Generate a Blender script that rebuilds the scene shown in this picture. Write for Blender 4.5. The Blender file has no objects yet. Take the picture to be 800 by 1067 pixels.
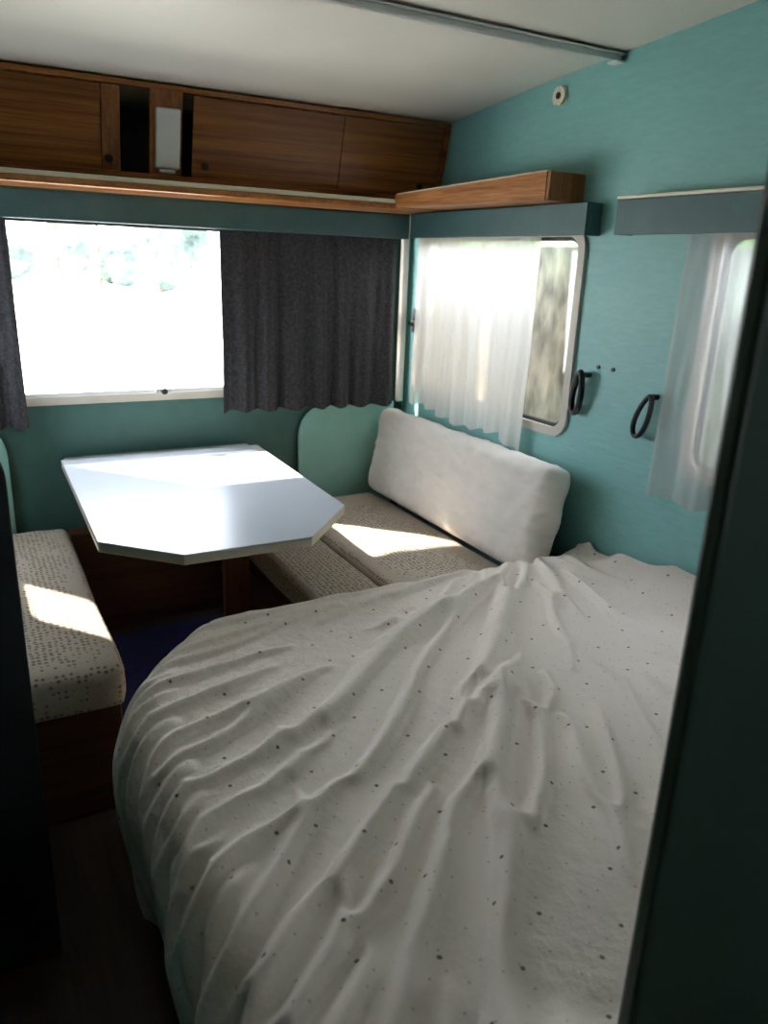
import bpy, bmesh, math, random
import numpy as np
from mathutils import Vector, Matrix, noise
random.seed(4)
scene=bpy.context.scene
COL=scene.collection

# ---------------------------------------------------------------- materials
def newmat(name):
    m=bpy.data.materials.new(name); m.use_nodes=True
    nt=m.node_tree; nt.nodes.clear()
    out=nt.nodes.new('ShaderNodeOutputMaterial')
    b=nt.nodes.new('ShaderNodeBsdfPrincipled')
    nt.links.new(b.outputs[0],out.inputs[0])
    return m,nt,b,out
def simple(name,col,rough=.5,metal=0,nscale=20,namt=.12,bump=.0,stretch=(1,1,1),spec=.5):
    m,nt,b,out=newmat(name)
    tc=nt.nodes.new('ShaderNodeTexCoord'); mp=nt.nodes.new('ShaderNodeMapping')
    mp.inputs['Scale'].default_value=stretch
    nt.links.new(tc.outputs['Object'],mp.inputs[0])
    n=nt.nodes.new('ShaderNodeTexNoise'); n.inputs['Scale'].default_value=nscale; n.inputs['Detail'].default_value=5
    nt.links.new(mp.outputs[0],n.inputs['Vector'])
    r=nt.nodes.new('ShaderNodeValToRGB')
    r.color_ramp.elements[0].position=.3; r.color_ramp.elements[1].position=.7
    r.color_ramp.elements[0].color=tuple(c*(1-namt) for c in col)+(1,)
    r.color_ramp.elements[1].color=tuple(min(1,c*(1+namt)) for c in col)+(1,)
    nt.links.new(n.outputs[0],r.inputs[0]); nt.links.new(r.outputs[0],b.inputs['Base Color'])
    b.inputs['Roughness'].default_value=rough; b.inputs['Metallic'].default_value=metal
    b.inputs['Specular IOR Level'].default_value=spec
    if bump>0:
        bp=nt.nodes.new('ShaderNodeBump'); bp.inputs['Strength'].default_value=bump; bp.inputs['Distance'].default_value=.01
        nt.links.new(n.outputs[0],bp.inputs['Height']); nt.links.new(bp.outputs[0],b.inputs['Normal'])
    return m
def wood(name,c1,c2,axis='x',rough=.4,scale=9):
    m,nt,b,out=newmat(name)
    tc=nt.nodes.new('ShaderNodeTexCoord'); mp=nt.nodes.new('ShaderNodeMapping')
    s={'x':(.06,1,3.6),'y':(1,.06,3.6),'z':(2.4,2.4,.08)}[axis]
    mp.inputs['Scale'].default_value=s
    nt.links.new(tc.outputs['Object'],mp.inputs[0])
    n=nt.nodes.new('ShaderNodeTexNoise'); n.inputs['Scale'].default_value=scale; n.inputs['Detail'].default_value=8; n.inputs['Distortion'].default_value=.4
    n2=nt.nodes.new('ShaderNodeTexNoise'); n2.inputs['Scale'].default_value=scale*7; n2.inputs['Detail'].default_value=4
    nt.links.new(mp.outputs[0],n.inputs['Vector']); nt.links.new(mp.outputs[0],n2.inputs['Vector'])
    mx=nt.nodes.new('ShaderNodeMath'); mx.operation='MULTIPLY_ADD'; mx.inputs[1].default_value=.4
    nt.links.new(n2.outputs[0],mx.inputs[0]); 
    m2=nt.nodes.new('ShaderNodeMath'); m2.operation='MULTIPLY'; m2.inputs[1].default_value=.6
    nt.links.new(n.outputs[0],m2.inputs[0]); nt.links.new(m2.outputs[0],mx.inputs[2])
    r=nt.nodes.new('ShaderNodeValToRGB')
    r.color_ramp.elements[0].position=.4; r.color_ramp.elements[1].position=.6
    r.color_ramp.elements[0].color=c1+(1,); r.color_ramp.elements[1].color=c2+(1,)
    nt.links.new(mx.outputs[0],r.inputs[0]); nt.links.new(r.outputs[0],b.inputs['Base Color'])
    b.inputs['Roughness'].default_value=rough
    return m
def dotted(name,base,dot,scale,size,rnd=.4,uv=False,rough=.85,bump=.15,soft=.02,nsc=14,nst=(1,1,1)):
    m,nt,b,out=newmat(name)
    tc=nt.nodes.new('ShaderNodeTexCoord')
    v=nt.nodes.new('ShaderNodeTexVoronoi'); v.inputs['Scale'].default_value=scale; v.inputs['Randomness'].default_value=rnd
    if uv: v.voronoi_dimensions='2D'
    src=tc.outputs['UV' if uv else 'Object']
    nt.links.new(src,v.inputs['Vector'])
    r=nt.nodes.new('ShaderNodeValToRGB')
    r.color_ramp.elements[0].position=size; r.color_ramp.elements[1].position=size+soft
    r.color_ramp.elements[0].color=dot+(1,); r.color_ramp.elements[1].color=base+(1,)
    nt.links.new(v.outputs['Distance'],r.inputs[0])
    last=r.outputs[0]
    if uv:
        v2=nt.nodes.new('ShaderNodeTexVoronoi'); v2.voronoi_dimensions='2D'; v2.inputs['Scale'].default_value=scale*2.3; v2.inputs['Randomness'].default_value=.9
        nt.links.new(src,v2.inputs['Vector'])
        r2=nt.nodes.new('ShaderNodeValToRGB'); r2.color_ramp.elements[0].position=size*1.0; r2.color_ramp.elements[1].position=size*1.0+.03
        r2.color_ramp.elements[0].color=(.66,.61,.55,1); r2.color_ramp.elements[1].color=(1,1,1,1)
        nt.links.new(v2.outputs['Distance'],r2.inputs[0])
        mm=nt.nodes.new('ShaderNodeMixRGB'); mm.blend_type='MULTIPLY'; mm.inputs[0].default_value=1
        nt.links.new(last,mm.inputs[1]); nt.links.new(r2.outputs[0],mm.inputs[2]); last=mm.outputs[0]
    nt.links.new(last,b.inputs['Base Color'])
    b.inputs['Roughness'].default_value=rough; b.inputs['Specular IOR Level'].default_value=.2
    n=nt.nodes.new('ShaderNodeTexNoise'); n.inputs['Scale'].default_value=nsc; n.inputs['Detail'].default_value=6
    nt.links.new(tc.outputs['Object'],n.inputs['Vector'])
    bp=nt.nodes.new('ShaderNodeBump'); bp.inputs['Strength'].default_value=bump; bp.inputs['Distance'].default_value=.02
    nt.links.new(n.outputs[0],bp.inputs['Height']); nt.links.new(bp.outputs[0],b.inputs['Normal'])
    return m
def sheer(name,col,transp,transl):
    m,nt,b,out=newmat(name)
    nt.nodes.remove(b)
    d=nt.nodes.new('ShaderNodeBsdfDiffuse'); t=nt.nodes.new('ShaderNodeBsdfTranslucent'); tr=nt.nodes.new('ShaderNodeBsdfTransparent')
    tc=nt.nodes.new('ShaderNodeTexCoord'); n=nt.nodes.new('ShaderNodeTexNoise'); n.inputs['Scale'].default_value=300
    nt.links.new(tc.outputs['Object'],n.inputs['Vector'])
    r=nt.nodes.new('ShaderNodeValToRGB'); r.color_ramp.elements[0].color=tuple(c*.85 for c in col)+(1,); r.color_ramp.elements[1].color=col+(1,)
    nt.links.new(n.outputs[0],r.inputs[0]); nt.links.new(r.outputs[0],d.inputs[0]); nt.links.new(r.outputs[0],t.inputs[0])
    m1=nt.nodes.new('ShaderNodeMixShader'); m1.inputs[0].default_value=transl
    nt.links.new(d.outputs[0],m1.inputs[1]); nt.links.new(t.outputs[0],m1.inputs[2])
    m2=nt.nodes.new('ShaderNodeMixShader'); m2.inputs[0].default_value=transp
    nt.links.new(m1.outputs[0],m2.inputs[1]); nt.links.new(tr.outputs[0],m2.inputs[2])
    nt.links.new(m2.outputs[0],out.inputs[0])
    return m

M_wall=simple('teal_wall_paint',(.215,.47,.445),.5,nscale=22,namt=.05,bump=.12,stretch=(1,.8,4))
M_wallb=simple('teal_wall_shaded',(.045,.125,.105),.5,nscale=14,namt=.08,bump=.06)  # wall teal darkened, so backlit shade sits in the colour
M_val=simple('valance_teal_shaded',(.045,.115,.115),.5,nscale=10,namt=.1)  # teal lowered to carry the shade of a backlit board
M_mint=simple('mint_board',(.26,.50,.43),.45,nscale=8,namt=.06)
M_ceil=simple('ceiling_cream',(.70,.66,.58),.45,nscale=4,namt=.03)
M_wood=wood('cabinet_wood',(.16,.045,.008),(.44,.165,.034),'x',.35)
M_woody=wood('shelf_wood',(.24,.075,.015),(.48,.20,.05),'y',.35)
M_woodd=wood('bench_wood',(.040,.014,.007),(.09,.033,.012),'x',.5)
M_woodz=wood('post_wood',(.18,.055,.012),(.36,.14,.035),'z',.45)
M_woodl=wood('leg_wood',(.09,.03,.010),(.17,.065,.02),'z',.5)
M_cream=simple('cream_edge',(.75,.68,.52),.4,nscale=6,namt=.05)
M_floor=wood('floor_vinyl',(.022,.013,.008),(.055,.031,.019),'y',.7)
M_dark=simple('dark_void',(.012,.014,.018),.7)
M_black=simple('black_plastic',(.012,.012,.014),.35)
M_white=simple('white_plastic',(.75,.76,.74),.35,namt=.03)
M_alu=simple('aluminium',(.62,.63,.62),.35,metal=.7,namt=.05)
M_frame=simple('window_frame_cream',(.55,.50,.42),.45,namt=.05)
M_seal=simple('rubber_seal',(.02,.02,.02),.6)
M_lam=simple('table_laminate',(.54,.58,.62),.30,nscale=3,namt=.02)
M_lamedge=simple('table_edge',(.50,.45,.36),.4,nscale=9,namt=.06)
M_duvet=dotted('duvet_cotton',(.80,.71,.63),(.19,.155,.11),9.3,.026,.75,True,.9,.32,.014,nsc=26)
M_seat=dotted('seat_fabric',(.47,.41,.33),(.20,.15,.11),62,.26,.35,False,.9,.12,.12)
M_bol=simple('bolster_cover',(.78,.73,.66),.85,nscale=14,namt=.04,bump=.45,stretch=(1,1,2.2))
M_curt=simple('charcoal_curtain',(.027,.026,.030),.75,nscale=90,namt=.7,bump=.3)
M_sheer=sheer('white_sheer',(.93,.90,.84),.18,.45)
M_sheer2=sheer('grey_sheer',(.75,.73,.70),.42,.45)
M_blue=simple('blue_mat',(.014,.016,.08),.9,nscale=80,namt=.3,bump=.3)
M_green=simple('door_green',(.060,.095,.062),.5,nscale=5,namt=.06)
M_darkp=simple('partition_dark',(.018,.024,.025),.5,nscale=5,namt=.1)
M_matt=simple('mattress_ticking',(.5,.47,.4),.9,nscale=30)
M_ground=simple('outside_gravel',(.75,.74,.70),.9,nscale=2,namt=.1)
M_leaf=simple('foliage',(.10,.17,.06),.8,nscale=1.5,namt=.8)
M_leafp=simple('hazed_foliage',(.155,.205,.175),.8,nscale=.9,namt=.5)  # leaf colour paled to stand in for glare and haze
M_bark=simple('bark',(.2,.15,.12),.9)
M_canvas=simple('awning_canvas',(.40,.32,.235),.8,nscale=8,namt=.65,stretch=(1,1.6,.8))
M_glass,nt,b,out=newmat('acrylic_pane'); nt.nodes.remove(b)
g=nt.nodes.new('ShaderNodeBsdfGlossy'); g.inputs['Roughness'].default_value=.03
t=nt.nodes.new('ShaderNodeBsdfTransparent'); mx=nt.nodes.new('ShaderNodeMixShader'); mx.inputs[0].default_value=.05
nt.links.new(t.outputs[0],mx.inputs[1]); nt.links.new(g.outputs[0],mx.inputs[2]); nt.links.new(mx.outputs[0],out.inputs[0])

# ---------------------------------------------------------------- helpers
def finish(name,bm,mat,smooth=False,recenter=True):
    bmesh.ops.recalc_face_normals(bm,faces=bm.faces)
    me=bpy.data.meshes.new(name)
    loc=Vector((0,0,0))
    if recenter and len(bm.verts):
        xs=[v.co for v in bm.verts]
        loc=Vector(((min(p.x for p in xs)+max(p.x for p in xs))/2,(min(p.y for p in xs)+max(p.y for p in xs))/2,min(p.z for p in xs)))
        for v in bm.verts: v.co-=loc
    bm.to_mesh(me); bm.free()
    for mm in (mat if isinstance(mat,(list,tuple)) else [mat]): me.materials.append(mm)
    if smooth:
        for p in me.polygons: p.use_smooth=True
    o=bpy.data.objects.new(name,me); COL.objects.link(o); o.location=loc
    return o
def box(name,x0,x1,y0,y1,z0,z1,mat,bev=.003,seg=2):
    bm=bmesh.new(); bmesh.ops.create_cube(bm,size=1)
    for v in bm.verts:
        v.co=Vector(((x0+x1)/2+v.co.x*(x1-x0),(y0+y1)/2+v.co.y*(y1-y0),(z0+z1)/2+v.co.z*(z1-z0)))
    if bev: bmesh.ops.bevel(bm,geom=bm.edges[:],offset=bev,segments=seg,affect='EDGES',profile=.5)
    return finish(name,bm,mat)
def prism(name,pts,axis,c0,c1,mat,bev=.0,smooth=False):
    def mp(a,b_,c): return {'z':(a,b_,c),'y':(a,c,b_),'x':(c,a,b_)}[axis]
    bm=bmesh.new()
    A=[bm.verts.new(mp(p[0],p[1],c0)) for p in pts]; B=[bm.verts.new(mp(p[0],p[1],c1)) for p in pts]
    bm.faces.new(A); bm.faces.new(B[::-1])
    n=len(pts)
    for i in range(n): bm.faces.new((A[i],A[(i+1)%n],B[(i+1)%n],B[i]))
    bmesh.ops.recalc_face_normals(bm,faces=bm.faces)
    if bev: bmesh.ops.bevel(bm,geom=bm.edges[:],offset=bev,segments=2,affect='EDGES',profile=.5)
    return finish(name,bm,mat,smooth)
def rrect(a0,a1,b0,b1,r,n=6):
    P=[]
    for cx,cy,s in ((a1-r,b1-r,0),(a0+r,b1-r,90),(a0+r,b0+r,180),(a1-r,b0+r,270)):
        for i in range(n+1):
            t=math.radians(s+90*i/n); P.append((cx+r*math.cos(t),cy+r*math.sin(t)))
    return P
def ring(name,o_,i_,axis,c0,c1,mat):
    def mp(a,b_,c): return {'z':(a,b_,c),'y':(a,c,b_),'x':(c,a,b_)}[axis]
    bm=bmesh.new(); n=len(o_)
    L=[[bm.verts.new(mp(p[0],p[1],c)) for p in pts] for pts,c in ((o_,c0),(o_,c1),(i_,c1),(i_,c0))]
    for k in range(4):
        A=L[k];B=L[(k+1)%4]
        for i in range(n): bm.faces.new((A[i],A[(i+1)%n],B[(i+1)%n],B[i]))
    return finish(name,bm,mat)
def cyl(name,p0,p1,r,mat,seg=24,r2=None,bev=0):
    p0=Vector(p0);p1=Vector(p1); d=p1-p0
    bm=bmesh.new(); bmesh.ops.create_cone(bm,cap_ends=True,segments=seg,radius1=r,radius2=r if r2 is None else r2,depth=d.length)
    q=d.to_track_quat('Z','Y').to_matrix().to_4x4()
    bm.transform(Matrix.Translation((p0+p1)/2)@q)
    if bev: bmesh.ops.bevel(bm,geom=[e for e in bm.edges if len(e.link_faces)==2 and e.calc_face_angle()>1],offset=bev,segments=2,affect='EDGES')
    return finish(name,bm,mat)
def tube(name,pts,r,mat,closed=False,seg=10):
    cu=bpy.data.curves.new(name,'CURVE'); cu.dimensions='3D'; cu.bevel_depth=r; cu.bevel_resolution=4; cu.use_fill_caps=True
    s=cu.splines.new('POLY'); s.points.add(len(pts)-1)
    for i,p in enumerate(pts): s.points[i].co=(p[0],p[1],p[2],1)
    s.use_cyclic_u=closed
    o=bpy.data.objects.new(name,cu); COL.objects.link(o)
    dg=bpy.context.evaluated_depsgraph_get(); me=bpy.data.meshes.new_from_object(o.evaluated_get(dg))
    bpy.data.objects.remove(o); me.name=name
    bm=bmesh.new(); bm.from_mesh(me); bpy.data.meshes.remove(me)
    return finish(name,bm,mat,True)
def join(name,objs,mats=None):
    bm=bmesh.new(); ml=[]
    for o in objs:
        m=o.data.materials[0]
        if m not in ml: ml.append(m)
        k=ml.index(m); n0=len(bm.faces)
        tmp=o.data.copy(); tmp.transform(Matrix.Translation(o.location)); bm.from_mesh(tmp)
        bm.faces.ensure_lookup_table()
        for f in bm.faces[n0:]: f.material_index=k
        bpy.data.meshes.remove(tmp); bpy.data.objects.remove(o)
    return finish(name,bm,ml)
def thing(name,loc,label,cat,kids,group=None):
    e=bpy.data.objects.new(name,None); e.empty_display_size=.05; e.location=loc; COL.objects.link(e)
    e['label']=label; e['category']=cat
    if group: e['group']=group
    for k in kids:
        parent(k,e,Vector(loc))
    return e
def parent(k,p,ploc=None):
    if ploc is None: ploc=p.location.copy()
    k.parent=p; k.matrix_parent_inverse=Matrix.Translation(-Vector(ploc))
def lab(o,label,cat,group=None):
    o['label']=label;o['category']=cat
    if group:o['group']=group
    return o
def struct(o,label=None):
    o['kind']='structure'
    if label:o['label']=label
    return o
def cushion(name,c,h,r,mat,puff=.01,wr=.004,n=30,rotm=None,seed=0,crease=0):
    bm=bmesh.new(); bmesh.ops.create_cube(bm,size=2)
    bmesh.ops.subdivide_edges(bm,edges=bm.edges[:],cuts=n,use_grid_fill=True)
    h=Vector(h)
    for v in bm.verts:
        u=v.co.copy()
        p=Vector((u.x*h.x,u.y*h.y,u.z*h.z))
        cc=Vector([max(-(h[i]-r),min(h[i]-r,p[i])) for i in range(3)])
        d=p-cc
        if d.length>1e-9: p=cc+d.normalized()*r
        p.z+=(1 if p.z>0 else -.0)*puff*max(0,(1-u.x**2))*max(0,(1-u.y**2)) if abs(u.z)>.5 else 0
        q=Vector((p.x*6+seed,p.y*6,p.z*6))
        nn=noise.noise(q)*wr+noise.noise(q*3)*wr*.5
        if crease:
            a_=p.y*9+p.z*5+1.2*noise.noise(q*.6); b2=noise.noise(Vector((a_,p.z*4-p.y*1.5,seed)))
            nn+=crease*((1-min(1,abs(b2)*3))**2-.2)
            b3=noise.noise(Vector((p.y*5-p.z*10,p.z*5+p.y*2,seed+9)))
            nn+=crease*.8*((1-min(1,abs(b3)*3.5))**2-.2)
        if u.z<-.95: nn=0
        p+=d.normalized()*nn if d.length>1e-9 else Vector((0,0,nn))
        v.co=p
    M=Matrix.Translation(c)
    if rotm: M=M@rotm
    bm.transform(M)
    return finish(name,bm,mat,True)
def cut(o,axis,rects,c0,c1,r=.06):
    for (a0,a1,b0,b1) in rects:
        k=prism('cutter',rrect(a0,a1,b0,b1,r),axis,c0,c1,M_white)
        md=o.modifiers.new('b','BOOLEAN'); md.object=k; md.operation='DIFFERENCE'; md.solver='EXACT'
        bpy.context.view_layer.update()
        dg=bpy.context.evaluated_depsgraph_get(); me=bpy.data.meshes.new_from_object(o.evaluated_get(dg))
        o.modifiers.clear(); o.data=me; bpy.data.objects.remove(k)

XL,XR,YB,YN=-.25,1.8,3.12,-1.3
# ---------------------------------------------------------------- shell
fl=struct(box('floor',XL-.04,XR+.04,YN,YB+.04,-.04,0,M_floor,0))
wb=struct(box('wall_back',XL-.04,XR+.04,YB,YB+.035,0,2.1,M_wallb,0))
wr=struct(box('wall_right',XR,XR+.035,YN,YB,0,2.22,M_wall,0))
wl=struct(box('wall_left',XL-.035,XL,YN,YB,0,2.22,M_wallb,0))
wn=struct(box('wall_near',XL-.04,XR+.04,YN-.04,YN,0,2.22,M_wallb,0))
WB=(-.05,1.72,.925,1.59); W1=(1.985,3.0,.925,1.59); W2=(.75,1.47,.925,1.59); W4=(2.58,2.93,.925,1.50)
WN=(.9,1.3,1.05,1.4)  # hole for the added rear fill light
cut(wb,'y',[WB],YB-.1,YB+.1)
cut(wn,'y',[WN],YN-.2,YN+.2)
cut(wr,'x',[W1,W2],XR-.1,XR+.1)
cut(wl,'x',[W4],XL-.1,XL+.1)
cp=[(YN,2.14),(.8,2.135),(1.4,2.11),(1.93,2.075),(2.4,2.04),(2.83,2.0),(YB+.02,1.975)]
ceil=struct(prism('ceiling',cp+[(y,z+.03) for y,z in cp[::-1]],'x',XL-.03,XR+.03,M_ceil))

def window(name,axis,W,c_in,c_out,label):
    a0,a1,b0,b1=W
    f=ring(name,rrect(a0-.012,a1+.012,b0-.012,b1+.012,.07),rrect(a0+.018,a1-.018,b0+.018,b1-.018,.05),axis,c_in,c_out,M_frame)
    struct(f,label)
    s=ring('window_seal',rrect(a0+.018,a1-.018,b0+.018,b1-.018,.05),rrect(a0+.03,a1-.03,b0+.03,b1-.03,.04),axis,c_in+(c_out-c_in)*.3,c_in+(c_out-c_in)*.6,M_seal)
    c=c_in+(c_out-c_in)*.45
    g=prism('window_pane',rrect(a0+.02,a1-.02,b0+.02,b1-.02,.05),axis,c-.001,c+.001,M_glass)
    parent(s,f); parent(g,f)
    return f
w1=window('window_1','y',WB,YB-.012,YB+.035,'wide caravan front window with pale frame')
w2=window('window_2','x',W1,XR-.012,XR+.035,'side window with rounded pale frame beside the bolster')
w3=window('window_3','x',W2,XR-.012,XR+.035,'side window beside the bed behind sheer curtain')
w4=window('window_4','x',W4,XL+.012,XL-.035,'small side window over the bench')
w5=window('fill_opening','y',WN,YN+.012,YN-.04,'added unseen rear opening for fill light on the door')  # unseen opening, added so some light reaches the door face
bar=box('window_rail',.0,1.66,YB-.03,YB-.014,.945,.962,M_white,.003); parent(bar,w1)
lt=join('window_latch',[box('t',.66,.72,YB-.045,YB-.03,.945,.965,M_alu),cyl('t',(.69,YB-.045,.955),(.69,YB-.06,.955),.012,M_black)]); parent(lt,w1)
lt=join('window_latch',[box('t',XR-.03,XR-.013,2.98,3.005,1.18,1.28,M_black),cyl('t',(XR-.05,2.99,1.22),(XR-.03,2.99,1.22),.012,M_black)]); parent(lt,w2)
lt=join('window_latch',[box('t',1.675,1.70,YB-.035,YB-.013,1.16,1.24,M_black),box('t',1.66,1.705,YB-.06,YB-.035,1.18,1.2,M_black)]); parent(lt,w1)
tr=struct(box('trim_1',XR-.05,XR-.02,YB-.05,YB-.02,.86,1.66,M_frame,.006))
tr=struct(box('trim_2',XR-.02,XR-.001,1.955,1.975,1.60,1.665,M_woodz,.003))

# ---------------------------------------------------------------- near door / partition
door=struct(box('door_1',.548,XR-.002,.398,.42,.001,2.125,M_green,.006),'dark green painted door panel beside the bed')
pp=[(XL+.002,0.001),(.045,0.001),(.045,1.08)]+[(.045-.09+.09*math.cos(t),1.08+.09*math.sin(t)) for t in [math.radians(a) for a in range(10,91,10)]]+[(XL+.002,1.17)]
pt=lab(prism('partition_panel',pp,'y',1.46,1.49,M_darkp,.003),'dark painted upright partition panel at the end of the bench','partition')

# ---------------------------------------------------------------- overhead cabinet
def yf(z): return 2.90-(z-1.70)*.08/.30
def slab(name,x0,x1,z0,z1,off,th,mat,bev=.002):
    pts=[(yf(z0)-off,z0),(yf(z1)-off,z1),(yf(z1)-off+th,z1),(yf(z0)-off+th,z0)]
    return prism(name,pts,'x',x0,x1,mat,bev)
X0=XL+.002;X1=XR-.002
body=join('cabinet_body',[
  box('t',X0,X1,2.905,YB-.001,1.694,1.71,M_wood,0),
  slab('t',X0,X1,1.978,1.994,.010,.02,M_wood), slab('t',X0,X1,1.71,1.728,.010,.02,M_wood),
  slab('t',.637,.744,1.728,1.978,.012,.02,M_woodz), slab('t',X0,XL+.03,1.728,1.978,.012,.02,M_wood),
  slab('t',1.775,X1,1.728,1.978,.012,.02,M_wood),
  box('t',X0,X1,3.09,YB-.001,1.71,1.96,M_dark,0)])
def cdoor(x0,x1,off,hx,m=None):
    d=slab('sliding_door',x0,x1,1.730,1.976,off-.008,.008,m or M_wood)
    z=1.765; y=yf(z)-off+.002
    h=cyl('finger_hole',(hx,y+.004,z),(hx,y-.004+.0,z-.001),.011,M_black,20,bev=.001)
    return d,h
cd=[cdoor(XL+.03,.485,.0,-.1),cdoor(.487,.545,.004,.507,M_woodz),cdoor(.785,1.35,.0,.83),cdoor(1.345,1.775,.006,1.70)]
cab=thing('overhead_cabinet',(.77,3.0,1.694),'orange-brown wooden overhead cabinet with sliding doors above the window','cabinet',[body]+[d for d,h in cd])
for d,h in cd:
    h.parent=d; h.matrix_parent_inverse=Matrix.Translation(-d.location)
led=join('shelf_board',[box('t',X0,X1,2.77,YB-.001,1.672,1.692,M_wood,.001)])
lip=box('shelf_edge',X0,1.535,2.75,2.77,1.664,1.684,M_woody,.003)
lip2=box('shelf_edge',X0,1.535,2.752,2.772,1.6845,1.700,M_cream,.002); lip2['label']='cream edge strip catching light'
thing('wall_shelf',(.77,2.93,1.664),'narrow wooden ledge with cream edge under the overhead cabinet','shelf',[led,lip,lip2])
pl=[(1.535,2.745),(1.665,2.035),(XR-.002,2.035),(XR-.002,2.745)]
brd=prism('shelf_board',pl,'z',1.672,1.69,M_woody,.002)
bm=bmesh.new()
P0=Vector((1.523,2.755,0));P1=Vector((1.653,2.03,0)); nrm=Vector((.98,.18,0))*.015
vs=[]
for P,zt in ((P0,1.715),(P1,1.755)):
    for o_ in (Vector((0,0,0)),nrm):
        for z in (1.672,zt): vs.append(bm.verts.new(P+o_+Vector((0,0,z))))
for f in ((0,1,3,2),(4,6,7,5),(0,4,5,1),(2,3,7,6),(1,5,7,3),(0,2,6,4)): bm.faces.new([vs[i] for i in f])
lipf=finish('shelf_edge',bm,M_woody)
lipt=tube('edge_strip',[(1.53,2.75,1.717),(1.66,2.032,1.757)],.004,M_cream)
endp=box('shelf_end',1.655,XR-.002,2.015,2.03,1.672,1.756,M_woodz,.002)
thing('corner_shelf',(1.7,2.4,1.672),'tapering wooden corner shelf on the teal side wall','shelf',[brd,lipf,lipt,endp])
lz0,lz1=1.745,1.925
lb=slab('lamp_body',.652,.733,lz0,lz1,.035,.022,M_white,.006)
lsb=slab('lamp_switch',.665,.720,lz0-.012,lz0-.002,.03,.016,M_alu,.002)
thing('wall_lamp',(.695,2.86,lz0-.012),'white rectangular lamp unit fixed to the cabinet divider','lamp',[lb,lsb])

# valances
val=lab(box('valance_board',X0,1.733,3.0,3.02,1.567,1.66,M_val,.003),'teal valance board, darkened for backlight, above the front window','valance')
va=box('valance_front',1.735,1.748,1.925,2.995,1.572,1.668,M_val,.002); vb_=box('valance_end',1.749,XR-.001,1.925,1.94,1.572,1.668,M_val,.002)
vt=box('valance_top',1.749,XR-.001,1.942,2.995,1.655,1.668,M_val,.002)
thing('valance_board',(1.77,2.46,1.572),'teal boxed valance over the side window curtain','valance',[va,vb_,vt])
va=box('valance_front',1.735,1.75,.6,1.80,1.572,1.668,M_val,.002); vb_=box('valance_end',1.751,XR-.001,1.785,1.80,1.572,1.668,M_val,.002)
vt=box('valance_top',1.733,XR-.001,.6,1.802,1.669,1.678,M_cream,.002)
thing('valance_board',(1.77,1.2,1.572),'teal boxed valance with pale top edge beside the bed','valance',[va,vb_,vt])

# ---------------------------------------------------------------- curtains
def curtain(name,axis,a0,a1,z0,z1,c,amp,nf,mat,label,seed=0,spread=0,hem=None,nu=220,nv=60,group=None,bulge=None):
    bm=bmesh.new(); V=[]
    for j in range(nv+1):
        t=j/nv; row=[]
        for i in range(nu+1):
            s=i/nu
            ph=s*nf*2*math.pi+3.4*noise.noise(Vector((s*3+seed,t*.5,seed)))
            A=amp*(.35+.65*t)*(.7+.8*noise.noise(Vector((s*4+seed,3,t))))
            off=A*math.sin(ph)+.35*A*math.sin(2.3*ph+seed)+.004*noise.noise(Vector((s*20,t*5,seed)))
            ctr=(a0+a1)/2
            a=ctr+(a0-ctr+(a1-a0)*s)*(1+spread*t)+.25*A*math.cos(ph)
            zb=z0+(hem(s) if hem else 0)+.006*math.sin(ph)
            z=z1+(zb-z1)*t
            cc=c+off+(bulge(s,t) if bulge else 0)
            row.append(bm.verts.new((a,cc,z) if axis=='y' else (cc,a,z)))
        V.append(row)
    for j in range(nv):
        for i in range(nu): bm.faces.new((V[j][i],V[j][i+1],V[j+1][i+1],V[j+1][i]))
    o=finish(name,bm,mat,True)
    lab(o,label,'curtain',group)
    return o
curtain('curtain','y',.925,1.705,.862,1.60,3.055,.017,7,M_curt,'charcoal fabric curtain gathered over the front window',1,.02,lambda s:-.01*s)
curtain('curtain','y',-.2,.185,.845,1.60,3.055,.014,5,M_curt,'charcoal curtain drawn aside at the window edge',5,.02)
curtain('sheer_curtain','x',2.165,2.97,.85,1.60,1.765,.014,7,M_sheer,'white sheer curtain hanging over the bolster',3,.0,
        lambda s: .02*s+.012*math.sin(s*9)-.04*max(0,1-s*5) ,bulge=lambda s,t:-.02*max(0,t-.5)*1.0)
curtain('sheer_curtain','x',.95,1.55,.84,1.60,1.765,.010,6,M_sheer2,'greyish sheer curtain beside the bed',8,.02)
def cz(y):
    for (ya,za),(yb,zb) in zip(cp,cp[1:]):
        if ya<=y<=yb: return za+(zb-za)*(y-ya)/(yb-ya)
r1=box('rail_track',XL+.01,XR-.002,1.915,1.935,cz(1.93)-.022,cz(1.93)-.003,M_alu,.003)
r2=box('rail_flange',XL+.01,XR-.002,1.90,1.975,cz(1.975)-.004,cz(1.975)-.001,M_white,.001)
r3=box('rail_cap',XR-.03,XR-.003,1.905,1.945,cz(1.93)-.028,cz(1.93)-.023,M_white,.001)
thing('curtain_rail',(.77,1.93,cz(1.93)-.028),'aluminium curtain rail fixed across the ceiling','curtain rail',[r1,r2,r3])
s1=cyl('socket_plate',(XR-.001,2.175,2.0),(XR-.012,2.175,2.0),.026,M_cream,28,bev=.003)
s2=cyl('socket_hole',(XR-.0125,2.175,2.0),(XR-.015,2.175,2.0),.010,M_dark,20)
thing('wall_socket',(XR-.006,2.175,1.974),'small round cream wall socket near the ceiling','socket',[s1,s2])
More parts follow.
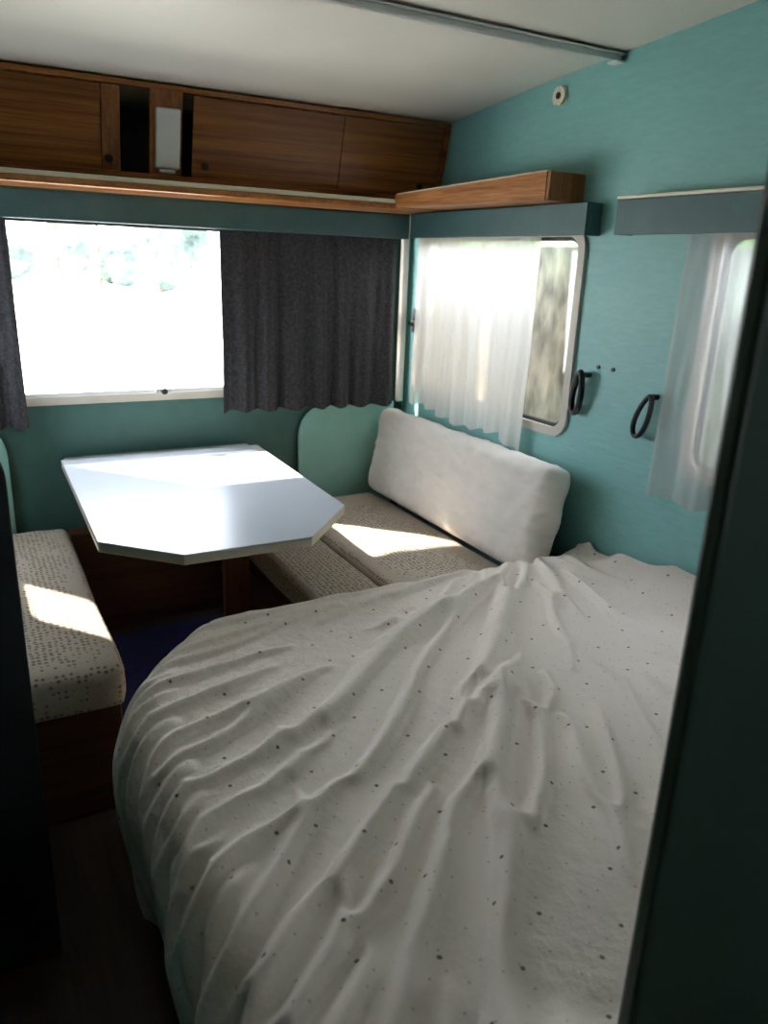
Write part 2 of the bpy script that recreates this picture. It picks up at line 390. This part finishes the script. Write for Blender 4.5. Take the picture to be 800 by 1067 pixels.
for (y,z,tilt,wd,rr) in ((1.915,1.085,.22,.015,.011),(1.625,1.06,.42,.018,.008)):
    pts=[]
    for i in range(32):
        t=2*math.pi*i/32
        a=wd*math.cos(t)*(1.25-.3*math.sin(t)); bb=.070*math.sin(t)
        yy=a*math.cos(tilt)+bb*math.sin(tilt); zz=-a*math.sin(tilt)+bb*math.cos(tilt)
        pts.append((XR-.03-.008*math.sin(t),y-yy,z+zz))
    lp=tube('strap_loop',pts,rr,M_black,True)
    hk=cyl('strap_knob',(XR-.001,y-.02,z+.06),(XR-.036,y-.02,z+.062),.009,M_black,16,bev=.002)
    thing('curtain_tieback',(XR-.03,y,z-.07),'black rubber curtain tieback loop on the teal wall','tieback',[lp,hk],'curtain tiebacks')
for y in (1.86,1.795):
    lab(cyl('wall_screw',(XR-.0005,y,1.175),(XR-.006,y,1.175),.006,M_black,12,bev=.001),'tiny dark screw head in the teal wall','screw','wall screws')

# ---------------------------------------------------------------- table
T=[(.285,3.03),(1.055,3.03),(1.035,2.13),(.82,1.895),(.455,1.895),(.268,2.08)]
top=prism('table_top',T,'z',.717,.720,M_lam,.001)
edge=prism('table_edge',T,'z',.69,.7165,M_lamedge,.002)
leg=prism('table_leg',[(.78,2.63),(.88,2.63),(.88,2.66),(.78,2.66)],'z',.001,.689,M_woodl,.003)
foot=box('table_foot',.74,.91,2.60,2.69,.001,.03,M_woodl,.003)
brk=box('table_bracket',.3,1.03,3.031,3.09,.66,.715,M_alu,.003)
leg2=join('table_leg',[leg,foot])
thing('dining_table',(.66,2.5,0),'white laminate drop table with clipped corners between the benches','table',[top,edge,leg2,brk])

# ---------------------------------------------------------------- benches
def bench(x0,x1,y0,y1,label,door_side):
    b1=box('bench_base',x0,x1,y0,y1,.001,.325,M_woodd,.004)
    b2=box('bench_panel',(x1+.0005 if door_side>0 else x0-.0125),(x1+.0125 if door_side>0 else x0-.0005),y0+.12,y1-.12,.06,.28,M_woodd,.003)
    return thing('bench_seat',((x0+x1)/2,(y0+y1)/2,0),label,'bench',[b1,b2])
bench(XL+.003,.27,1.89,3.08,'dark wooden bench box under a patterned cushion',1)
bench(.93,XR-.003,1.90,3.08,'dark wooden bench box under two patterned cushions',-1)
lab(cushion('seat_cushion',(.02,2.46,.389),(.265,.60,.062),.03,M_seat,.012,.005),'cream cushion with small brown motifs on the narrow bench','cushion','seat cushions')
lab(cushion('seat_cushion',(1.03,2.48,.383),(.125,.585,.056),.026,M_seat,.006,.004,seed=4),'narrow cream patterned cushion strip at the bench front','cushion','seat cushions')
lab(cushion('seat_cushion',(1.395,2.48,.388),(.235,.585,.061),.028,M_seat,.010,.006,seed=9),'cream cushion with small brown motifs before the bolster','cushion','seat cushions')
rm=Matrix.Rotation(math.radians(11),4,'Y')
lab(cushion('bolster_cushion',(1.665,2.45,.653),(.060,.597,.192),.05,M_bol,.0,.009,n=64,rotm=rm,seed=2,crease=.006),'long off-white covered backrest bolster leaning on the wall','bolster')
bp_=[(1.27,.001),(XR-.06,.001),(XR-.06,.86),(1.40,.86)]+[(1.40-.13*math.sin(t),.73+.13*math.cos(t)) for t in [math.radians(a) for a in range(10,91,10)]]
lab(prism('headboard_panel',bp_,'y',3.085,3.105,M_mint,.003),'mint green rounded end board behind the bench','board')
bp2=[(XL+.003,.001),(.11,.001),(.11,.73)]+[(.01+.10*math.cos(t),.73+.13*math.sin(t)) for t in [math.radians(a) for a in range(10,91,10)]]+[(XL+.003,.86)]
lab(prism('headboard_panel',bp2,'y',3.085,3.105,M_mint,.003),'mint end board with rounded corner behind narrow bench','board')
lab(box('storage_chest',.295,.905,3.03,3.11,.001,.42,M_woodd,.004),'brown wooden low panel beneath the window','panel')
lab(cushion('floor_mat',(.6,2.5,.013),(.27,.42,.01),.008,M_blue,.0,.002,n=12),'dark blue mat on the floor under the table','mat')

# ---------------------------------------------------------------- bed
bb1=box('bed_base',.40,XR-.003,.45,1.83,.001,.30,M_woodd,.004)
bb2=cushion('mattress',(1.09,1.12,.405),(.66,.65,.10),.04,M_matt,.0,.002,n=14)
thing('bed',(1.07,1.13,0),'wide bed with wooden base and mattress against the wall','bed',[bb1,bb2])
NZ=noise.noise
def N3(a,b_,c): return NZ(Vector((a,b_,c)))
def sm(a,b_,x):
    t=max(0,min(1,(x-a)/(b_-a))); return t*t*(3-2*t)
def rid(n,k=2.2,p=1.6): return (1-min(1,abs(n)*k))**p
def fold(x,y):
    wx=x+.13*N3(x*1.8,y*1.8,7)+.018*N3(x*6,y*6,8); wy=y+.13*N3(x*1.8,y*1.8,17)+.018*N3(x*6,y*6,18)
    dx=1.64-wx; dy=1.97-wy; r=math.hypot(dx,dy)+1e-6; A=math.atan2(dy,dx)
    m1=max(0,.4+1.8*N3(x*1.6,y*1.6,41)); m2=max(0,.3+1.9*N3(x*2.1,y*2.1,57)); m3=max(0,.2+1.8*N3(x*2.9,y*2.9,83))
    f=.062*rid(N3(A*3.3,r*.6,1),1.7,1.3)*sm(.1,.7,r)
    f+=.046*m1*rid(N3(A*6.8,r*.8,5),2.3)*sm(.02,.35,r)
    f+=.026*m2*rid(N3(A*13,r*1.1,9),2.6,1.8)*sm(.05,.5,r)
    f+=.010*m3*rid(N3(A*25,r*1.6,19),2.6,1.8)*sm(.4,.9,r)
    for (c_,s_,fr,am,sd) in ((.80,.60,3.6,.034,11),(.97,-.22,4.0,.026,23)):
        u=wx*c_+wy*s_; v=-wx*s_+wy*c_
        f+=am*sm(.0,.35,N3(x*1.5+sd,y*1.5,20))*rid(N3(u*fr,v*fr*.2,sd),2.8,1.5)
    return f
RX=.085; D1=.51; D2=.13; RY=.06
XB=.205
def xl_of(y): return XB+(.33*((y-1.40)/.465)**2.0 if y>1.40 else 0)
NA,NB=290,226
TOP=.563
B=np.zeros((NB+1,NA+1,3)); UVg=np.zeros((NB+1,NA+1,2)); E=np.zeros((NB+1,NA+1,2)); S=np.zeros((NB+1,NA+1,3)); NRM=np.zeros((NB+1,NA+1,3)); GM=np.zeros((NB+1,NA+1))
for j in range(NB+1):
    ytot=(1.855-.435)+D2; dy=j/NB*ytot; Ly=1.855-.435
    if dy<Ly-RY: y=.435+dy; dz2=0; th2=0
    elif dy<Ly-RY+RY*math.pi/2:
        th2=(dy-(Ly-RY))/RY; y=.435+Ly-RY+RY*math.sin(th2); dz2=RY*(1-math.cos(th2))
    else:
        th2=math.pi/2; e=dy-(Ly-RY+RY*math.pi/2); y=.435+Ly; dz2=RY+e
    xl=xl_of(min(y,1.865))
    for i in range(NA+1):
        Lx=1.785-xl; dx=i/NA*(Lx+D1)
        if dx<Lx-RX: x=1.785-dx; dz=0; th=0
        elif dx<Lx-RX+RX*math.pi/2:
            th=(dx-(Lx-RX))/RX; x=1.785-(Lx-RX)-RX*math.sin(th); dz=RX*(1-math.cos(th))
        else:
            th=math.pi/2; e=dx-(Lx-RX+RX*math.pi/2); x=xl+e*.16; dz=RX+e*.97
        xe=1.785-dx; ye=.435+dy
        z=TOP+.006-dz-dz2*(1-.75*sm(.2,1.2,th))
        B[j,i]=(x,y,max(z,.04)); UVg[j,i]=(dx,dy); E[j,i]=(xe,ye)
        GM[j,i]=max(.15,1+1.6*N3(xe*2.0,ye*2.0,301))
        f=fold(xe,ye)
        nn=Vector((-math.sin(th)*math.cos(th2*.6),math.sin(th2),math.cos(th)*math.cos(th2*.8)))
        S[j,i]=nn*f*(1-.5*sm(.3,1.5,th)); NRM[j,i]=nn.normalized()
def restlen(sA,sB):
    L=np.linalg.norm(B[sB]-B[sA],axis=-1)
    de=E[sB]-E[sA]; mid=(E[sB]+E[sA])/2
    rx=1.64-mid[...,0]; ry=1.97-mid[...,1]; rr=np.hypot(rx,ry)+1e-6
    tx,ty=-ry/rr,rx/rr
    dl=np.hypot(de[...,0],de[...,1])+1e-9
    ct=(de[...,0]*tx+de[...,1]*ty)/dl
    g=.125*ct**2+.028
    return L*(1+g*(GM[sA]+GM[sB])*.5)
P=B+S; Pp=P.copy(); PIN=P.copy()
cons=[]
n0,n1=NB,NA
for o_ in (0,1):
    cons.append((np.s_[:,o_:n1:2],np.s_[:,o_+1:n1+1:2],.9))
    cons.append((np.s_[o_:n0:2,:],np.s_[o_+1:n0+1:2,:],.9))
    cons.append((np.s_[o_:n0:2,0:n1],np.s_[o_+1:n0+1:2,1:n1+1],.25))
    cons.append((np.s_[o_:n0:2,1:n1+1],np.s_[o_+1:n0+1:2,0:n1],.25))
cons=[(a,b_,k,restlen(a,b_)) for a,b_,k in cons]
def collide(P,Pp):
    x,y,z=P[...,0],P[...,1],P[...,2]
    yc=np.clip(y,None,1.865)
    xl=XB+np.where(yc>1.40,.33*((yc-1.40)/.465)**2,0)+.012
    xle=xl+.15*np.clip(TOP-z-.08,0,1)
    sx=xle-x; sy=y-1.835
    s=np.maximum(sx,sy); R=.07
    qa=s+R; qz=z-(TOP-R)
    out_=np.hypot(np.maximum(qa,0),np.maximum(qz,0)); sd=out_+np.minimum(np.maximum(qa,qz),0)-R
    hit=sd<0
    both=(qa>0)&(qz>0)
    gz=np.where(both,qz/np.maximum(out_,1e-6),np.where(qz>=qa,1.0,0.0))
    ga=np.where(both,qa/np.maximum(out_,1e-6),np.where(qz>=qa,0.0,1.0))
    push=np.where(hit,-sd,0)
    P[...,2]+=push*gz
    usex=(sx>sy)
    P[...,0]-=push*ga*usex; P[...,1]+=push*ga*(~usex)
    fr=np.where(hit,.5,0)[...,None]
    P[...,:2]-= (P[...,:2]-Pp[...,:2])*fr
    P[...,0]=np.minimum(P[...,0],1.79)
    seat=(P[...,1]>1.84)&(P[...,0]>.88)
    P[...,2]=np.where(seat,np.maximum(P[...,2],.468),P[...,2])
    P[...,1]=np.where(P[...,0]>1.5,np.minimum(P[...,1],1.845),np.minimum(P[...,1],1.89))
    P[...,2]=np.maximum(P[...,2],.03)
GR=np.array((0,0,-.00008))
for st in range(110):
    vel=(P-Pp)*.9
    sp=np.linalg.norm(vel,axis=-1,keepdims=True); vel*=np.minimum(1,.004/np.maximum(sp,1e-9))
    Pp=P.copy(); P=P+vel+GR
    D=B-P; D-=NRM*(D*NRM).sum(-1,keepdims=True)
    P+=D*.050
    for it in range(5):
        for a,b_,k,rl in cons:
            d=P[b_]-P[a]; L=np.sqrt((d*d).sum(-1))+1e-9
            c=(k*.5*(L-rl)/L)[...,None]*d
            P[a]+=c; P[b_]-=c
        kb=.045
        lap=np.zeros_like(P)
        lap[1:-1,1:-1]=(P[:-2,1:-1]+P[2:,1:-1]+P[1:-1,:-2]+P[1:-1,2:])/4-P[1:-1,1:-1]
        bl=np.zeros_like(P)
        bl[2:-2,2:-2]=(lap[1:-3,2:-2]+lap[3:-1,2:-2]+lap[2:-2,1:-3]+lap[2:-2,3:-1])/4-lap[2:-2,2:-2]
        P-=bl*kb*4
        P[0]=PIN[0]; P[:,0]=PIN[:,0]
    collide(P,Pp)
print('duvet z range',P[...,2].min(),P[...,2].max(),np.isnan(P).any())
bm=bmesh.new(); uvl=bm.loops.layers.uv.new('UVMap')
V=[[bm.verts.new(P[j,i]) for i in range(NA+1)] for j in range(NB+1)]
for j in range(NB):
    for i in range(NA):
        fc=bm.faces.new((V[j][i],V[j][i+1],V[j+1][i+1],V[j+1][i]))
        for l,(jj,ii) in zip(fc.loops,((j,i),(j,i+1),(j+1,i+1),(j+1,i))): l[uvl].uv=UVg[jj,ii]
duv=finish('duvet',bm,M_duvet,True)
sub=duv.modifiers.new('smooth','SUBSURF'); sub.levels=1; sub.render_levels=1
lab(duv,'crumpled cream duvet with tiny dotted pattern covering the bed','duvet')

# ---------------------------------------------------------------- outside
gr=box('ground',-70,70,3.6,120,-.62,-.6,M_ground,0); struct(gr)
def tree(x,y,h,w,seed):
    tk=cyl('trunk',(x,y,-.6),(x,y,h*.5),.15,M_bark,12,.1)
    bm=bmesh.new()
    rnd=random.Random(seed)
    for k in range(7):
        c=Vector((x+rnd.uniform(-w,w)*.45,y+rnd.uniform(-.5,.5),rnd.uniform(.6,h)))
        m=bmesh.ops.create_icosphere(bm,subdivisions=4,radius=w*rnd.uniform(.4,.5))
        for v in m['verts']:
            d=v.co.normalized(); v.co+=d*w*.25*NZ(v.co*1.1+c)+d*w*.10*NZ(v.co*4+c); v.co+=c
    cn=finish('canopy',bm,M_leafp)
    thing('tree',(x,y,-.6),'sunlit leafy tree with haze put into its colour beyond the bright open ground','tree',[tk,cn],'trees outside the window')
for k in range(8): tree(-6+k*5.4,44+(k%2)*.8,5+(k*7%3),2.3,k)
for k in range(8): tree(-3.3+k*5.8,53,6.5+(k*5%3),2.5,k+20)
aw=box('windbreak_side',2.10,2.115,.2,3.25,-.6,1.555,M_canvas,.004)
aw2=box('sun_block_panel',1.87,2.099,3.2,3.22,-.6,1.95,M_canvas,.004)  # added panel, keeps sun off the canvas behind the sheer
thing('windbreak',(2.1,2.0,-.6),'mottled beige canvas windbreak with added sun-blocking panel outside the side window','windbreak',[aw,aw2])
bm=bmesh.new()
for k in range(9):
    m=bmesh.ops.create_icosphere(bm,subdivisions=3,radius=.6)
    c=Vector((4.2+random.uniform(-.2,.3),.8+k*.75,1.35+random.uniform(-.2,.4)))
    for v in m['verts']:
        v.co+=v.co.normalized()*.25*NZ(v.co*4+c); v.co+=c
hd=finish('hedge',bm,M_leaf); lab(hd,'green leafy hedge behind the windbreak','hedge'); hd['kind']='stuff'
gr2=box('ground',2.2,70,-20,3.59,-.62,-.6,M_ground,0); struct(gr2)

# ---------------------------------------------------------------- light
w=bpy.data.worlds.new('world'); scene.world=w; w.use_nodes=True
nt=w.node_tree; bg=nt.nodes['Background']
bg.inputs[0].default_value=(.80,.88,1,1); bg.inputs[1].default_value=12
L=bpy.data.lights.new('sun','SUN'); L.energy=30; L.angle=math.radians(1.6); L.color=(1,.93,.82)
so=bpy.data.objects.new('sun',L); COL.objects.link(so)
az=math.radians(42); el=math.radians(44)
src=Vector((-math.sin(az)*math.cos(el),math.cos(az)*math.cos(el),math.sin(el)))
so.rotation_euler=src.to_track_quat('Z','Y').to_euler(); so.location=(-3,8,6)

# ---------------------------------------------------------------- camera
cam=bpy.data.cameras.new('camera'); co=bpy.data.objects.new('camera',cam); COL.objects.link(co)
yaw=math.radians(29);pit=math.radians(18);rol=math.radians(2.2)
F=Vector((math.sin(yaw)*math.cos(pit),math.cos(yaw)*math.cos(pit),-math.sin(pit)))
R0=Vector((math.cos(yaw),-math.sin(yaw),0)); U0=R0.cross(F)
R=R0*math.cos(rol)+U0*math.sin(rol); U=U0*math.cos(rol)-R0*math.sin(rol)
m=Matrix((R,U,-F)).transposed().to_4x4(); m.translation=(0,0,1.47)
co.matrix_world=m
cam.sensor_fit='HORIZONTAL'; cam.sensor_width=24; cam.lens=24; cam.clip_start=.02; cam.clip_end=400
cam.dof.use_dof=True; cam.dof.focus_distance=1.9; cam.dof.aperture_fstop=4
scene.camera=co
scene.view_settings.view_transform='Standard'
scene.view_settings.exposure=0.03
